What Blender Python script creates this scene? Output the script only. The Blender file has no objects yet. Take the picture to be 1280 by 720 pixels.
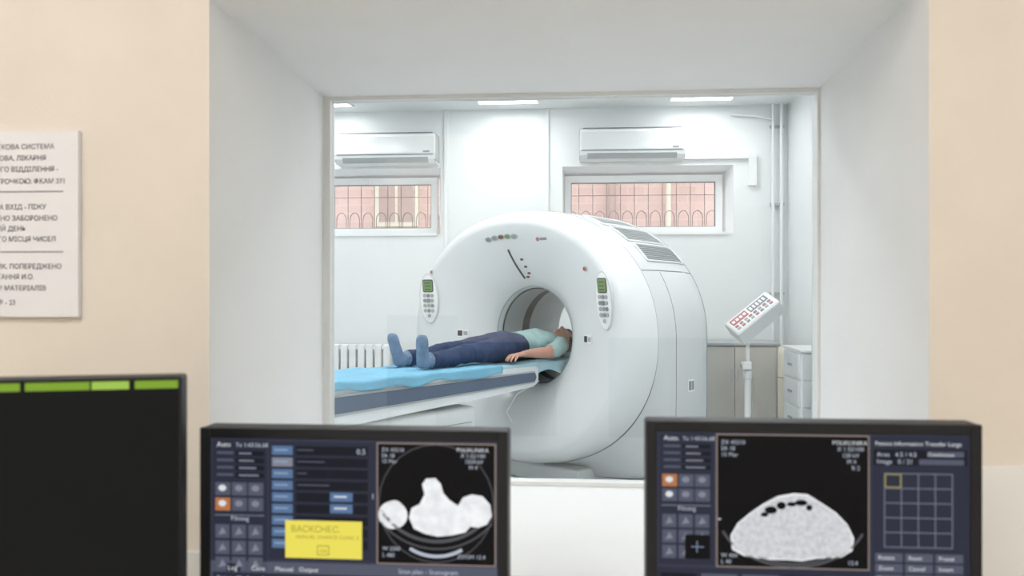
import bpy, math, random
from mathutils import Vector, Matrix, noise
from mathutils.bvhtree import BVHTree
random.seed(4)
scene = bpy.context.scene
try:
    scene.view_settings.view_transform = 'Standard'
    scene.view_settings.look = 'None'
except Exception:
    pass

# ------------------------------------------------------------------ materials
def lin(c):
    out = []
    for v in c:
        v = v / 255.0
        out.append(v / 12.92 if v <= 0.04045 else ((v + 0.055) / 1.055) ** 2.4)
    return tuple(out) + (1.0,)

def mat(name, rgb, rough=0.5, metal=0.0, var=0.03, nscale=6.0, bump=0.0, bscale=60.0, coat=0.0, emis=0.0, spec=0.5):
    m = bpy.data.materials.new(name); m.use_nodes = True
    nt = m.node_tree; b = nt.nodes['Principled BSDF']
    c = lin(rgb)
    tc = nt.nodes.new('ShaderNodeTexCoord')
    n = nt.nodes.new('ShaderNodeTexNoise'); n.inputs['Scale'].default_value = nscale
    n.inputs['Detail'].default_value = 3
    nt.links.new(tc.outputs['Object'], n.inputs['Vector'])
    r = nt.nodes.new('ShaderNodeValToRGB')
    r.color_ramp.elements[0].position = 0.3; r.color_ramp.elements[1].position = 0.7
    r.color_ramp.elements[0].color = tuple(max(0, x * (1 - var)) for x in c[:3]) + (1,)
    r.color_ramp.elements[1].color = tuple(min(1, x * (1 + var)) for x in c[:3]) + (1,)
    nt.links.new(n.outputs['Fac'], r.inputs['Fac'])
    nt.links.new(r.outputs['Color'], b.inputs['Base Color'])
    b.inputs['Roughness'].default_value = rough
    b.inputs['Metallic'].default_value = metal
    b.inputs['Specular IOR Level'].default_value = spec
    b.inputs['Coat Weight'].default_value = coat
    if emis > 0:
        nt.links.new(r.outputs['Color'], b.inputs['Emission Color'])
        b.inputs['Emission Strength'].default_value = emis
    if bump > 0:
        n2 = nt.nodes.new('ShaderNodeTexNoise'); n2.inputs['Scale'].default_value = bscale
        n2.inputs['Detail'].default_value = 4
        nt.links.new(tc.outputs['Object'], n2.inputs['Vector'])
        bp = nt.nodes.new('ShaderNodeBump'); bp.inputs['Strength'].default_value = bump
        bp.inputs['Distance'].default_value = 0.01
        nt.links.new(n2.outputs['Fac'], bp.inputs['Height'])
        nt.links.new(bp.outputs['Normal'], b.inputs['Normal'])
    return m

def emi(name, rgb, strength=1.0):
    m = bpy.data.materials.new(name); m.use_nodes = True
    nt = m.node_tree; nt.nodes.clear()
    o = nt.nodes.new('ShaderNodeOutputMaterial'); e = nt.nodes.new('ShaderNodeEmission')
    e.inputs['Color'].default_value = lin(rgb); e.inputs['Strength'].default_value = strength
    nt.links.new(e.outputs[0], o.inputs['Surface'])
    return m

def ui(name, rgb, s=1.0):
    """pixels of an LCD: emission with a dark matt base"""
    m = bpy.data.materials.new(name); m.use_nodes = True
    b = m.node_tree.nodes['Principled BSDF']
    b.inputs['Base Color'].default_value = (0.006, 0.006, 0.007, 1)
    b.inputs['Roughness'].default_value = 0.5
    b.inputs['Specular IOR Level'].default_value = 0.07
    b.inputs['Emission Color'].default_value = lin(rgb)
    b.inputs['Emission Strength'].default_value = s
    return m

def ui_noise(name, a, bcol, scale):
    m = ui(name, a)
    nt = m.node_tree; b = nt.nodes['Principled BSDF']
    tc = nt.nodes.new('ShaderNodeTexCoord'); n = nt.nodes.new('ShaderNodeTexNoise')
    n.inputs['Scale'].default_value = scale; n.inputs['Detail'].default_value = 5
    r = nt.nodes.new('ShaderNodeValToRGB')
    r.color_ramp.elements[0].position = .35; r.color_ramp.elements[1].position = .62
    r.color_ramp.elements[0].color = lin(a); r.color_ramp.elements[1].color = lin(bcol)
    nt.links.new(tc.outputs['Object'], n.inputs['Vector']); nt.links.new(n.outputs['Fac'], r.inputs['Fac'])
    nt.links.new(r.outputs['Color'], b.inputs['Emission Color'])
    return m

def glass_mat(name, tint=(0.97, 0.985, 0.98), refl=0.05):
    m = bpy.data.materials.new(name); m.use_nodes = True
    nt = m.node_tree; nt.nodes.clear()
    o = nt.nodes.new('ShaderNodeOutputMaterial'); mx = nt.nodes.new('ShaderNodeMixShader')
    t = nt.nodes.new('ShaderNodeBsdfTransparent'); g = nt.nodes.new('ShaderNodeBsdfGlossy')
    t.inputs['Color'].default_value = (*tint, 1); g.inputs['Roughness'].default_value = 0.02
    mx.inputs['Fac'].default_value = refl
    nt.links.new(t.outputs[0], mx.inputs[1]); nt.links.new(g.outputs[0], mx.inputs[2])
    nt.links.new(mx.outputs[0], o.inputs['Surface'])
    return m

# ------------------------------------------------------------------ mesh builder
class MB:
    def __init__(self):
        self.v = []; self.f = []; self.m = []; self.s = []; self.mats = []
    def mi(self, mt):
        if mt not in self.mats: self.mats.append(mt)
        return self.mats.index(mt)
    def add(self, vs, fs, mt, M=None, smooth=False):
        o = len(self.v); k = self.mi(mt)
        for p in vs:
            p = Vector(p)
            self.v.append(M @ p if M is not None else p)
        for f in fs:
            self.f.append([i + o for i in f]); self.m.append(k); self.s.append(smooth)
    def box(self, x0, x1, y0, y1, z0, z1, mt, M=None, bev=0.0):
        if bev <= 0:
            vs = [(x0,y0,z0),(x1,y0,z0),(x1,y1,z0),(x0,y1,z0),(x0,y0,z1),(x1,y0,z1),(x1,y1,z1),(x0,y1,z1)]
            self.add(vs, [(0,3,2,1),(4,5,6,7),(0,1,5,4),(1,2,6,5),(2,3,7,6),(3,0,4,7)], mt, M)
            return
        import bmesh
        bm = bmesh.new(); bmesh.ops.create_cube(bm, size=1.0)
        for v in bm.verts:
            v.co = Vector(((x0+x1)/2 + v.co.x*(x1-x0), (y0+y1)/2 + v.co.y*(y1-y0), (z0+z1)/2 + v.co.z*(z1-z0)))
        bmesh.ops.bevel(bm, geom=bm.edges[:], offset=bev, segments=3, affect='EDGES', profile=0.5)
        bm.verts.index_update()
        self.add([v.co.copy() for v in bm.verts], [[v.index for v in f.verts] for f in bm.faces], mt, M, True if bev > 0.02 else False)
        bm.free()
    def rings(self, rs, mt, M=None, cap=True, smooth=True, closed=True, loop=False):
        n = len(rs[0]); vs = [p for r in rs for p in r]; fs = []
        R = len(rs)
        for i in range(R if loop else R - 1):
            j2 = (i + 1) % R
            for j in range(n if closed else n - 1):
                k = (j + 1) % n
                fs.append((i*n+j, i*n+k, j2*n+k, j2*n+j))
        self.add(vs, fs, mt, M, smooth)
        if cap and not loop:
            self.add(rs[0], [list(range(n))[::-1]], mt, M, False)
            self.add(rs[-1], [list(range(n))], mt, M, False)
    def tube(self, pts, rad, mt, M=None, n=12, cap=True, closed=False):
        pts = [Vector(p) for p in pts]; N = len(pts)
        if not isinstance(rad, (list, tuple)): rad = [rad] * N
        rs = []; up = None
        for i, p in enumerate(pts):
            if closed: t = pts[(i+1) % N] - pts[i-1]
            else: t = pts[min(i+1, N-1)] - pts[max(i-1, 0)]
            t.normalize()
            if up is None:
                up = Vector((0,0,1)) if abs(t.z) < 0.9 else Vector((1,0,0))
            a = t.cross(up).normalized(); up = a.cross(t).normalized()
            rs.append([p + (a*math.cos(2*math.pi*k/n) + up*math.sin(2*math.pi*k/n))*rad[i] for k in range(n)])
        self.rings(rs, mt, M, cap=cap, loop=closed)
    def etube(self, secs, mt, n=20, M=None):
        """secs: (x,y,z,rside,rup)"""
        P = [Vector(s[:3]) for s in secs]; rs = []
        for i, s in enumerate(secs):
            t = (P[min(i+1, len(P)-1)] - P[max(i-1, 0)]).normalized()
            up = Vector((0,0,1)) if abs(t.z) < 0.8 else Vector((0,1,0))
            a = t.cross(up).normalized(); u = a.cross(t).normalized()
            rs.append([P[i] + a*math.cos(2*math.pi*k/n)*s[3] + u*math.sin(2*math.pi*k/n)*s[4] for k in range(n)])
        self.rings(rs, mt, M)
    def prism(self, pts, h0, h1, mt, M=None):
        n = len(pts)
        vs = [(p[0], p[1], h0) for p in pts] + [(p[0], p[1], h1) for p in pts]
        fs = [list(range(n))[::-1], [i+n for i in range(n)]] + [(i, (i+1) % n, (i+1) % n+n, i+n) for i in range(n)]
        self.add(vs, fs, mt, M)
    def sphere(self, c, r, mt, M=None, n=16, sc=(1,1,1), smooth=True):
        rs = []
        for i in range(1, n//2):
            a = math.pi*i/(n//2)
            rs.append([Vector((c[0]+r*sc[0]*math.sin(a)*math.cos(2*math.pi*k/n), c[1]+r*sc[1]*math.sin(a)*math.sin(2*math.pi*k/n), c[2]+r*sc[2]*math.cos(a))) for k in range(n)])
        self.rings(rs, mt, M, cap=True, smooth=smooth)
    def text(self, s, M, size, mt, align='LEFT', bold=0.0):
        cu = bpy.data.curves.new('t', 'FONT'); cu.body = s; cu.size = size; cu.align_x = align
        cu.offset = bold; cu.resolution_u = 2
        ob = bpy.data.objects.new('t', cu); scene.collection.objects.link(ob)
        bpy.context.view_layer.update()
        dg = bpy.context.evaluated_depsgraph_get()
        me = bpy.data.meshes.new_from_object(ob.evaluated_get(dg))
        self.add([v.co.copy() for v in me.vertices], [list(p.vertices) for p in me.polygons], mt, M)
        bpy.data.objects.remove(ob); bpy.data.meshes.remove(me); bpy.data.curves.remove(cu)
    def mesh(self, name):
        me = bpy.data.meshes.new(name)
        me.from_pydata([tuple(v) for v in self.v], [], self.f)
        for mt in self.mats: me.materials.append(mt)
        me.polygons.foreach_set('material_index', self.m)
        me.polygons.foreach_set('use_smooth', self.s)
        me.update()
        return me
    def build(self, name, parent=None, loc=(0,0,0), rz=0.0, fixn=True):
        me = self.mesh(name)
        if fixn:
            import bmesh
            bm = bmesh.new(); bm.from_mesh(me)
            bmesh.ops.recalc_face_normals(bm, faces=bm.faces); bm.to_mesh(me); bm.free()
        ob = bpy.data.objects.new(name, me); scene.collection.objects.link(ob)
        ob.location = loc; ob.rotation_euler = (0, 0, rz)
        if parent: ob.parent = parent
        return ob

def empty(name, loc=(0,0,0), rz=0.0):
    e = bpy.data.objects.new(name, None); scene.collection.objects.link(e)
    e.location = loc; e.rotation_euler = (0, 0, rz); e.empty_display_size = 0.1
    return e

def ell(cx, cy, rx, ry, n=28):
    return [(cx+rx*math.cos(2*math.pi*i/n), cy+ry*math.sin(2*math.pi*i/n)) for i in range(n)]
def rrect(x0, x1, y0, y1, r, n=5):
    out = []
    for cx, cy, a0 in ((x1-r,y1-r,0),(x0+r,y1-r,90),(x0+r,y0+r,180),(x1-r,y0+r,270)):
        for i in range(n+1):
            a = math.radians(a0+90*i/n); out.append((cx+r*math.cos(a), cy+r*math.sin(a)))
    return out

# ------------------------------------------------------------------ palette
beige = mat('beige_wall_paint', (235, 228, 219), 0.75, bump=0.08, bscale=180)
whitep = mat('white_wall_paint', (243, 245, 246), 0.6, var=0.01, bump=0.05, bscale=150)
gloss_wall = mat('glossy_white_panel', (240, 243, 242), 0.2, var=0.01, nscale=2, bump=0.02, bscale=3, spec=0.3)
ceil_m = mat('white_ceiling', (238, 241, 240), 0.45, var=0.01)
floor_m = mat('pale_linoleum', (214, 216, 215), 0.3, var=0.05, nscale=30)
trimw = mat('white_plastic', (241, 243, 242), 0.35, var=0.01)
lampm_far = emi('led_panel_far', (250, 251, 255), 11.5)
lampm = emi('led_panel_added', (250, 251, 255), 21.5)
lamp_l = emi('office_lamp_bright', (255, 252, 247), 19.5)
lamp_r = emi('office_lamp', (255, 252, 247), 11.0)
glassm = glass_mat('lead_glass', (0.985, 0.99, 0.985), 0.035)
wglass = glass_mat('window_glass', (0.98, 0.98, 0.98), 0.10)
darkgrey = mat('dark_grey_plastic', (60, 62, 66), 0.45)
black = mat('black_plastic', (22, 23, 25), 0.4, spec=0.3)
bezel = mat('monitor_bezel', (34, 36, 40), 0.45, spec=0.25)
gwhite = mat('gantry_white', (224, 228, 228), 0.32, var=0.01, coat=0.2)
ggrey = mat('gantry_light_grey', (210, 214, 214), 0.4, var=0.01)
bore_m = mat('bore_grey', (184, 191, 193), 0.4, var=0.02)
seam = mat('seam_grey', (136, 142, 144), 0.6)
ventm = mat('vent_grey', (128, 134, 136), 0.6)
ventl = mat('vent_slat', (176, 181, 182), 0.5)
stripe = mat('table_stripe_blue_grey', (88, 102, 122), 0.4)
tblw = mat('table_white', (222, 226, 227), 0.35, var=0.01)
sheet_m = mat('blue_sheet', (122, 180, 206), 0.85, var=0.08, bump=0.3, bscale=50)
sheet2_m = mat('pale_teal_sheet', (170, 204, 214), 0.85, var=0.06, bump=0.3, bscale=50)
jeans = mat('denim', (50, 64, 94), 0.9, var=0.18, nscale=14, bump=0.4, bscale=120)
shirt = mat('mint_shirt', (158, 190, 188), 0.9, var=0.07, nscale=18, bump=0.3, bscale=60)
skin = mat('skin', (196, 150, 130), 0.55, var=0.04, nscale=20)
shoe = mat('shoe_cover', (118, 138, 162), 0.7, var=0.12, nscale=25, bump=0.4, bscale=60)
hairm = mat('dark_hair', (30, 24, 22), 0.6, var=0.3, nscale=60, bump=0.5, bscale=140)
lipm = mat('lips', (176, 104, 96), 0.5)
eyew = mat('eye_white', (225, 225, 222), 0.3)
eyed = mat('eye_dark', (40, 28, 22), 0.3)
cab_m = mat('beige_cabinet', (200, 198, 190), 0.5)
cream = mat('cream_vinyl', (220, 214, 196), 0.5)
locker_m = mat('grey_locker', (166, 176, 178), 0.5)
steel = mat('steel', (190, 194, 196), 0.3, metal=0.7)
green_lcd = mat('green_lcd', (110, 146, 84), 0.4)
btn = mat('button_grey', (168, 176, 176), 0.5)
red_m = mat('red_button', (196, 60, 60), 0.4)
brown_m = mat('brown_button', (110, 70, 52), 0.5)
redlabel = mat('red_label', (186, 118, 120), 0.5)
iron = mat('wrought_iron', (128, 112, 110), 0.6)
pane = mat('curtained_pane', (176, 150, 142), 0.6)
paper = mat('paper', (240, 242, 248), 0.8, var=0.01)
ink = mat('grey_ink', (128, 128, 138), 0.9)
desk_m = mat('desk_laminate', (214, 206, 192), 0.45, var=0.04, nscale=12)

# ------------------------------------------------------------------ room shells
def opening_wall(name, x0, x1, z0, z1, yf, yb, ops, mf, mr, mb_):
    m = MB()
    def plane(y, sel, mt):
        xs = x0
        for o in sorted(ops, key=lambda q: q[0]):
            a, b, c, d = o[sel:sel+4]
            m.add([(xs,y,z0),(a,y,z0),(a,y,z1),(xs,y,z1)], [(0,1,2,3)], mt)
            m.add([(a,y,z0),(b,y,z0),(b,y,c),(a,y,c)], [(0,1,2,3)], mt)
            m.add([(a,y,d),(b,y,d),(b,y,z1),(a,y,z1)], [(0,1,2,3)], mt)
            xs = b
        m.add([(xs,y,z0),(x1,y,z0),(x1,y,z1),(xs,y,z1)], [(0,1,2,3)], mt)
    plane(yf, 0, mf); plane(yb, 4, mb_)
    for o in ops:
        a,b,c,d,e,f,g,h = o
        F = [(a,yf,c),(b,yf,c),(b,yf,d),(a,yf,d)]; B = [(e,yb,g),(f,yb,g),(f,yb,h),(e,yb,h)]
        for i in range(4):
            j = (i+1) % 4
            m.add([F[i],F[j],B[j],B[i]], [(0,1,2,3)], mr)
    for (a, b) in (((x0,z0),(x1,z0)),((x1,z0),(x1,z1)),((x1,z1),(x0,z1)),((x0,z1),(x0,z0))):
        m.add([(a[0],yf,a[1]),(b[0],yf,b[1]),(b[0],yb,b[1]),(a[0],yb,a[1])], [(0,1,2,3)], mb_)
    return m.build(name, fixn=False)

LX, RX = -0.617, 0.525
opening_wall('wall_partition', -3.7, 2.3, 0, 3.05, 1.4, 2.1,
             [(LX, RX, 0.892, 1.826, LX, RX, 0.892, 1.797)], beige, whitep, whitep)
WB, WT = 1.86, 2.40
opening_wall('wall_back', -3.7, 1.91, 0, 3.05, 8.1, 8.42,
             [(-2.98, -1.345, WB-0.01, 2.465, -2.87, -1.41, WB, WT), (-0.215, 1.331, WB-0.01, 2.465, -0.20, 1.26, WB, WT)],
             gloss_wall, whitep, whitep)
def slab(name, *a):
    m = MB(); m.box(*a[:-1], a[-1]); return m.build(name)
slab('wall_left', -3.7, -3.6, 2.1, 8.1, 0, 3.0, gloss_wall)
slab('wall_right', 1.81, 1.91, 2.1, 8.1, 0, 3.0, gloss_wall)
slab('floor', -3.7, 1.91, 2.1, 8.1, -0.1, 0, floor_m)
slab('ceiling', -3.7, 1.91, 2.1, 8.1, 3.0, 3.1, ceil_m)
slab('wall_control_left', -2.1, -2.0, -2.3, 1.4, 0, 2.9, beige)
slab('wall_control_right', 2.2, 2.3, -2.3, 1.4, 0, 2.9, beige)
slab('wall_control_rear', -2.1, 2.3, -2.4, -2.3, 0, 2.9, beige)
slab('floor_control', -2.1, 2.3, -2.4, 1.4, -0.1, 0, desk_m)
slab('ceiling_control', -2.1, 2.3, -2.4, 1.4, 2.9, 3.0, ceil_m)
slab('baseboard_back', -3.6, 1.81, 8.088, 8.1, 0, 0.09, trimw)
slab('trim_1', 0.525, 2.2, 1.388, 1.4, 0.0, 1.078, whitep)
slab('trim_2', -2.0, -0.62, 1.388, 1.4, 0.0, 0.918, whitep)
# sill board
slab('trim_3', LX+0.001, RX-0.001, 1.39, 2.03, 0.880, 0.894, whitep)

# observation window frame and glass
w = MB(); fw = 0.017
w.box(LX-.01, LX+fw, 2.03, 2.065, 0.89, 1.81, trimw); w.box(RX-0.006, RX+.01, 2.03, 2.065, 0.89, 1.81, trimw)
w.box(LX-.01, RX+.01, 2.028, 2.065, 1.791, 1.81, trimw); w.box(LX, RX, 2.028, 2.065, 0.888, 0.903, trimw)
w.box(LX+fw, RX-0.006, 2.045, 2.051, 0.903, 1.791, glassm)
w.build('window_1')

# rear windows
def rear_window(name, x0, x1):
    m = MB(); y0, y1 = 8.30, 8.36; b = 0.06
    m.box(x0, x0+b, y0, y1, WB, WT, trimw); m.box(x1-b, x1, y0, y1, WB, WT, trimw)
    m.box(x0+b, x1-b, y0, y1, WB, WB+b, trimw); m.box(x0+b, x1-b, y0, y1, WT-b, WT, trimw)
    c = b + 0.006
    for (a, bb, e, f) in ((x0+b, x0+c, WB+b, WT-b), (x1-c, x1-b, WB+b, WT-b), (x0+c, x1-c, WB+b, WB+c), (x0+c, x1-c, WT-c, WT-b)):
        m.box(a, bb, y0+0.015, y1, e, f, seam)
    m.box(x0+c, x1-c, 8.335, 8.341, WB+c, WT-c, wglass)
    m.box((x0+x1)/2-0.06, (x0+x1)/2+0.06, y0-0.02, y0, WT-b+0.012, WT-b+0.03, trimw)
    m.box(x0-0.02, x1+0.03, 8.085, 8.30, WB-0.025, WB-0.002, trimw)
    m.build(name)
rear_window('window_2', -2.87, -1.41)
rear_window('window_3', -0.20, 1.26)
def grille(x0, x1):
    m = MB(); y = 8.52; r = 0.005
    m.tube([(x0,y,WB-0.05),(x1,y,WB-0.05)], r, iron, n=6); m.tube([(x0,y,2.24),(x1,y,2.24)], r*.7, iron, n=6)
    n = 11; s = (x1-x0)/n
    for i in range(n+1):
        m.tube([(x0+i*s,y,WB-0.1),(x0+i*s,y,WT+0.1)], r*.7, iron, n=6)
    for i in range(n):
        cx = x0+(i+.5)*s
        m.tube([(cx-s*.36*math.cos(t),y,2.02+0.07*math.sin(t)) for t in [math.pi*k/12 for k in range(13)]], r*.8, iron, n=6)
        m.tube([(cx-s*.36,y,WB-.05),(cx-s*.36,y,2.02)], r*.7, iron, n=6); m.tube([(cx+s*.36,y,WB-.05),(cx+s*.36,y,2.02)], r*.7, iron, n=6)
    m.build('window_grille')
grille(-2.87, -1.41); grille(-0.20, 1.26)

# exterior
brick = bpy.data.materials.new('pink_brick'); brick.use_nodes = True
nt = brick.node_tree; bt = nt.nodes.new('ShaderNodeTexBrick'); tc = nt.nodes.new('ShaderNodeTexCoord')
mp = nt.nodes.new('ShaderNodeMapping'); mp.inputs['Rotation'].default_value = (math.pi/2, 0, 0)
nt.links.new(tc.outputs['Object'], mp.inputs['Vector']); nt.links.new(mp.outputs[0], bt.inputs['Vector'])
bt.inputs['Scale'].default_value = 2.2; bt.inputs['Color1'].default_value = lin((206, 174, 165)); bt.inputs['Color2'].default_value = lin((214, 182, 173))
bt.inputs['Mortar'].default_value = lin((218, 194, 187)); bt.inputs['Mortar Size'].default_value = 0.012
nt.links.new(bt.outputs['Color'], nt.nodes['Principled BSDF'].inputs['Base Color'])
nt.nodes['Principled BSDF'].inputs['Roughness'].default_value = 0.9
m = MB()
m.box(-9, 8, 12.0, 12.3, -0.5, 7, brick)
m.box(-9, 8, 11.9, 12.0, 2.98, 3.08, cream)
for cx in (-4.9, -2.6, 3.4):
    m.box(cx-.30, cx+.30, 11.93, 12.0, 2.2, 2.85, cream)
    m.box(cx-.24, cx-.02, 11.92, 11.93, 2.26, 2.79, pane); m.box(cx+.02, cx+.24, 11.92, 11.93, 2.26, 2.79, pane)
m.tube([(.35, 11.9, 0), (.35, 11.9, 6)], .05, pane); m.tube([(1.1, 11.9, 0), (1.1, 11.9, 6)], .035, cream)
m.build('brick_building')
slab('courtyard_ground', -9, 8, 8.45, 12.0, 1.2, 1.3, cab_m)

# ------------------------------------------------------------------ ceiling lights
def panel(x, y, z, sx, sy, mt):
    m = MB()
    m.box(x-sx/2, x+sx/2, y-sy/2, y+sy/2, z-0.008, z-0.002, mt)
    t = 0.02
    for (a,b,c,d) in ((x-sx/2-t,x+sx/2+t,y-sy/2-t,y-sy/2),(x-sx/2-t,x+sx/2+t,y+sy/2,y+sy/2+t),(x-sx/2-t,x-sx/2,y-sy/2,y+sy/2),(x+sx/2,x+sx/2+t,y-sy/2,y+sy/2)):
        m.box(a,b,c,d,z-0.012,z-0.001,trimw)
    m.build('ceiling_light_panel')
for y in (7.54, 5.6, 3.7):  # nearer rows are out of view, added to light the scanner room
    for x in (-2.37, -0.686, 1.0):
        panel(x, y, 3.0, 0.52, 0.52, lampm_far if y > 7 else lampm)
panel(-1.1, -0.3, 2.9, 0.6, 0.6, lamp_l)
panel(1.2, -0.3, 2.9, 0.6, 0.6, lamp_r)
panel(-1.1, -1.6, 2.9, 0.6, 0.6, lamp_l)
panel(1.2, -1.6, 2.9, 0.6, 0.6, lamp_r)

# ------------------------------------------------------------------ CT gantry
G = Vector((-0.528, 6.047, 0)); PHI = math.radians(-37.2); CZ = 1.01
gan = empty('ct_scanner_gantry', G, PHI)
# (y, rx, rz_up, rz_low, n_low)
PROF = [
 (1.00,.37,.37,.37,2.0),(0.97,.345,.345,.345,2.0),(0.70,.34,.34,.34,2.0),(0.60,.338,.338,.338,2.0),
 (0.52,.338,.338,.338,2.0),(0.40,.34,.34,.34,2.0),(0.30,.343,.343,.343,2.0),(0.265,.352,.352,.352,2.0),(0.235,.375,.373,.373,2.0),
 (0.19,.43,.42,.42,2.0),(0.125,.55,.515,.515,2.0),(0.065,.70,.62,.62,2.0),(0.025,.83,.715,.715,2.05),
 (0.004,.90,.775,.775,2.1),(0.0,.93,.80,.80,2.1),(0.012,.96,.828,.828,2.1),(0.045,.99,.852,.852,2.1),
 (0.10,1.015,.868,.868,2.1),(0.17,1.035,.878,.878,2.1),(0.25,1.045,.883,.883,2.1),(0.255,1.037,.876,.876,2.1),
 (0.26,1.041,.88,.885,2.15),(0.33,1.043,.882,.90,2.6),(0.38,1.043,.882,.955,4.5),(0.45,1.042,.882,.965,6.0),
 (0.80,1.03,.868,.965,6.5),(0.92,1.01,.85,.965,6.5),(0.98,.97,.81,.96,6.0),(1.01,.88,.74,.94,5.0),
 (1.02,.60,.55,.60,2.5),(1.01,.42,.42,.42,2.0),(1.00,.37,.37,.37,2.0)]
def sec(y, rx, ru, rl, nl, t, k=1.0):
    c, s = math.cos(t), math.sin(t)
    n = 2.1 if s >= 0 else nl
    rz = ru if s >= 0 else rl
    if rx < 0.5: n = 2.0 if s >= 0 else nl
    x = rx*k*math.copysign(abs(c)**(2/n), c)
    z = rz*k*math.copysign(abs(s)**(2/n), s)
    return Vector((x, y, CZ+z))
NS = 144
m = MB()
TS = [2*math.pi*i/NS for i in range(NS)]
R = [[sec(*p, t) for t in TS] for p in PROF]
m.rings(R[0:4], bore_m, cap=False)
m.rings(R[3:5], darkgrey, cap=False)
m.rings(R[4:7], bore_m, cap=False)
m.rings(R[6:20], gwhite, cap=False)
m.rings(R[19:22], seam, cap=False)
m.rings(R[21:], ggrey, cap=False)
body = m.build('housing', gan)
bvh = BVHTree.FromPolygons([v.co.copy() for v in body.data.vertices], [list(p.vertices) for p in body.data.polygons])
def frame(x, z):
    h, n, i, d = bvh.ray_cast(Vector((x, -2, z)), Vector((0, 1, 0)))
    if n.y > 0: n = -n
    tx = Vector((0,0,1)).cross(n).normalized(); ty = n.cross(tx)
    return Matrix(((tx.x,ty.x,n.x,h.x),(tx.y,ty.y,n.y,h.y),(tx.z,ty.z,n.z,h.z),(0,0,0,1)))
def psec(y, t, k=1.0):
    for a, b in zip(PROF[21:27], PROF[22:28]):
        if a[0] <= y <= b[0]:
            f = (y-a[0])/(b[0]-a[0])
            return sec(y, *[a[i]+(b[i]-a[i])*f for i in range(1, 5)], t, k)
    return sec(*PROF[27], t, k)
d = MB()
# seams
d.tube([sec(0.252,1.041,.881,.881,2.1,t) for t in TS], 0.0045, seam, n=6, closed=True)
for ang in (30, 150):
    d.tube([psec(y, math.radians(ang), 1.0) for y in (0.27,.35,.45,.55,.65,.75,.85,.92)], 0.004, seam, n=6)
for sgn in (1, -1):
    for (a0, a1) in ((29, -75),):
        pts = [psec(0.47, math.radians(a) if sgn > 0 else math.radians(180-a)) for a in range(a0, a1, -4)]
        d.tube(pts, 0.0025, seam, n=6)
    d.tube([psec(0.92, math.radians(a) if sgn > 0 else math.radians(180-a)) for a in range(60, -60, -4)], 0.003, seam, n=6)
d.tube([sec(0.262,.353,.353,.353,2.0,t) for t in TS], 0.004, btn, n=6, closed=True)
d.tube([sec(0.31,.340,.340,.340,2.0,t) for t in TS], 0.006, darkgrey, n=6, closed=True)
# vents on the shoulders
for sgn in (1, -1):
    for (a0, a1, y0, y1) in ((60, 71, .36, .80), (47, 58, .38, .84), (35, 45, .40, .88)):
        if sgn < 0: a0, a1 = 180-a1, 180-a0
        na = 8; ny = 6
        g = [[psec(y0+(y1-y0)*j/ny, math.radians(a0+(a1-a0)*i/na), 1.004) for i in range(na+1)] for j in range(ny+1)]
        d.rings(g, ventm, cap=False, closed=False, smooth=True)
        for i in range(1, na):
            a = math.radians(a0+(a1-a0)*i/na)
            d.tube([psec(y0+(y1-y0)*j/ny, a, 1.006) for j in range(ny+1)], 0.0035, ventl, n=5)
        edge = [psec(y0+(y1-y0)*j/ny, math.radians(a0), 1.005) for j in range(ny+1)] + [psec(y1, math.radians(a0+(a1-a0)*i/na), 1.005) for i in range(1, na+1)] + [psec(y0+(y1-y0)*j/ny, math.radians(a1), 1.005) for j in range(ny-1, -1, -1)] + [psec(y0, math.radians(a0+(a1-a0)*i/na), 1.005) for i in range(na-1, 0, -1)]
        d.tube(edge, 0.008, gwhite, n=6, closed=True)
d.build('seams_and_vents', gan)
# control pads
for sx in (-0.82, 0.80):
    p = MB(); M = frame(sx, 1.27) @ Matrix.Scale(1.12, 4)
    p.prism(ell(0, 0, .074, .170, 40), -0.03, .010, ggrey, M)
    p.prism(ell(0, 0, .066, .160, 40), .009, .013, trimw, M)
    p.prism(rrect(-.040, .040, .045, .130, .012), .012, .017, darkgrey, M)
    p.prism(rrect(-.035, .035, .052, .124, .006), .016, .019, green_lcd, M)
    for r_ in range(3):
        p.prism(rrect(-.024, .024, .062+r_*.021, .068+r_*.021, .002), .018, .020, darkgrey, M)
    for r_ in range(5):
        for c_ in (-1, 0, 1):
            if r_ == 4 and c_ != 0: continue
            p.prism(ell(c_*.029, .022-r_*.034, .012, .012, 14), .012, .019, btn if (r_+c_) % 3 else seam, M)
    p.prism(ell(0, -.012, .014, .014, 14), .012, .022, seam, M)
    p.build('control_pad', gan)
p = MB()
# indicator row along the top of the dish
cols = (seam, seam, brown_m, green_lcd, seam)
for i, a in enumerate((-0.22, -0.16, -0.10, -0.04, 0.02)):
    M = frame(a, 1.01+.70-abs(a+.05)**2*0.6)
    p.prism(ell(0,0,.030,.020,18), -0.004, .006, btn, M)
    p.prism(ell(0,0,.022,.013,18), .005, .009, cols[i], M)
M = frame(0.26, 1.68)
p.prism(ell(-.03,0,.016,.015,14), 0, .004, redlabel, M); p.prism(rrect(-.008,.055,-.008,.01,.004), 0, .004, seam, M)
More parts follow.
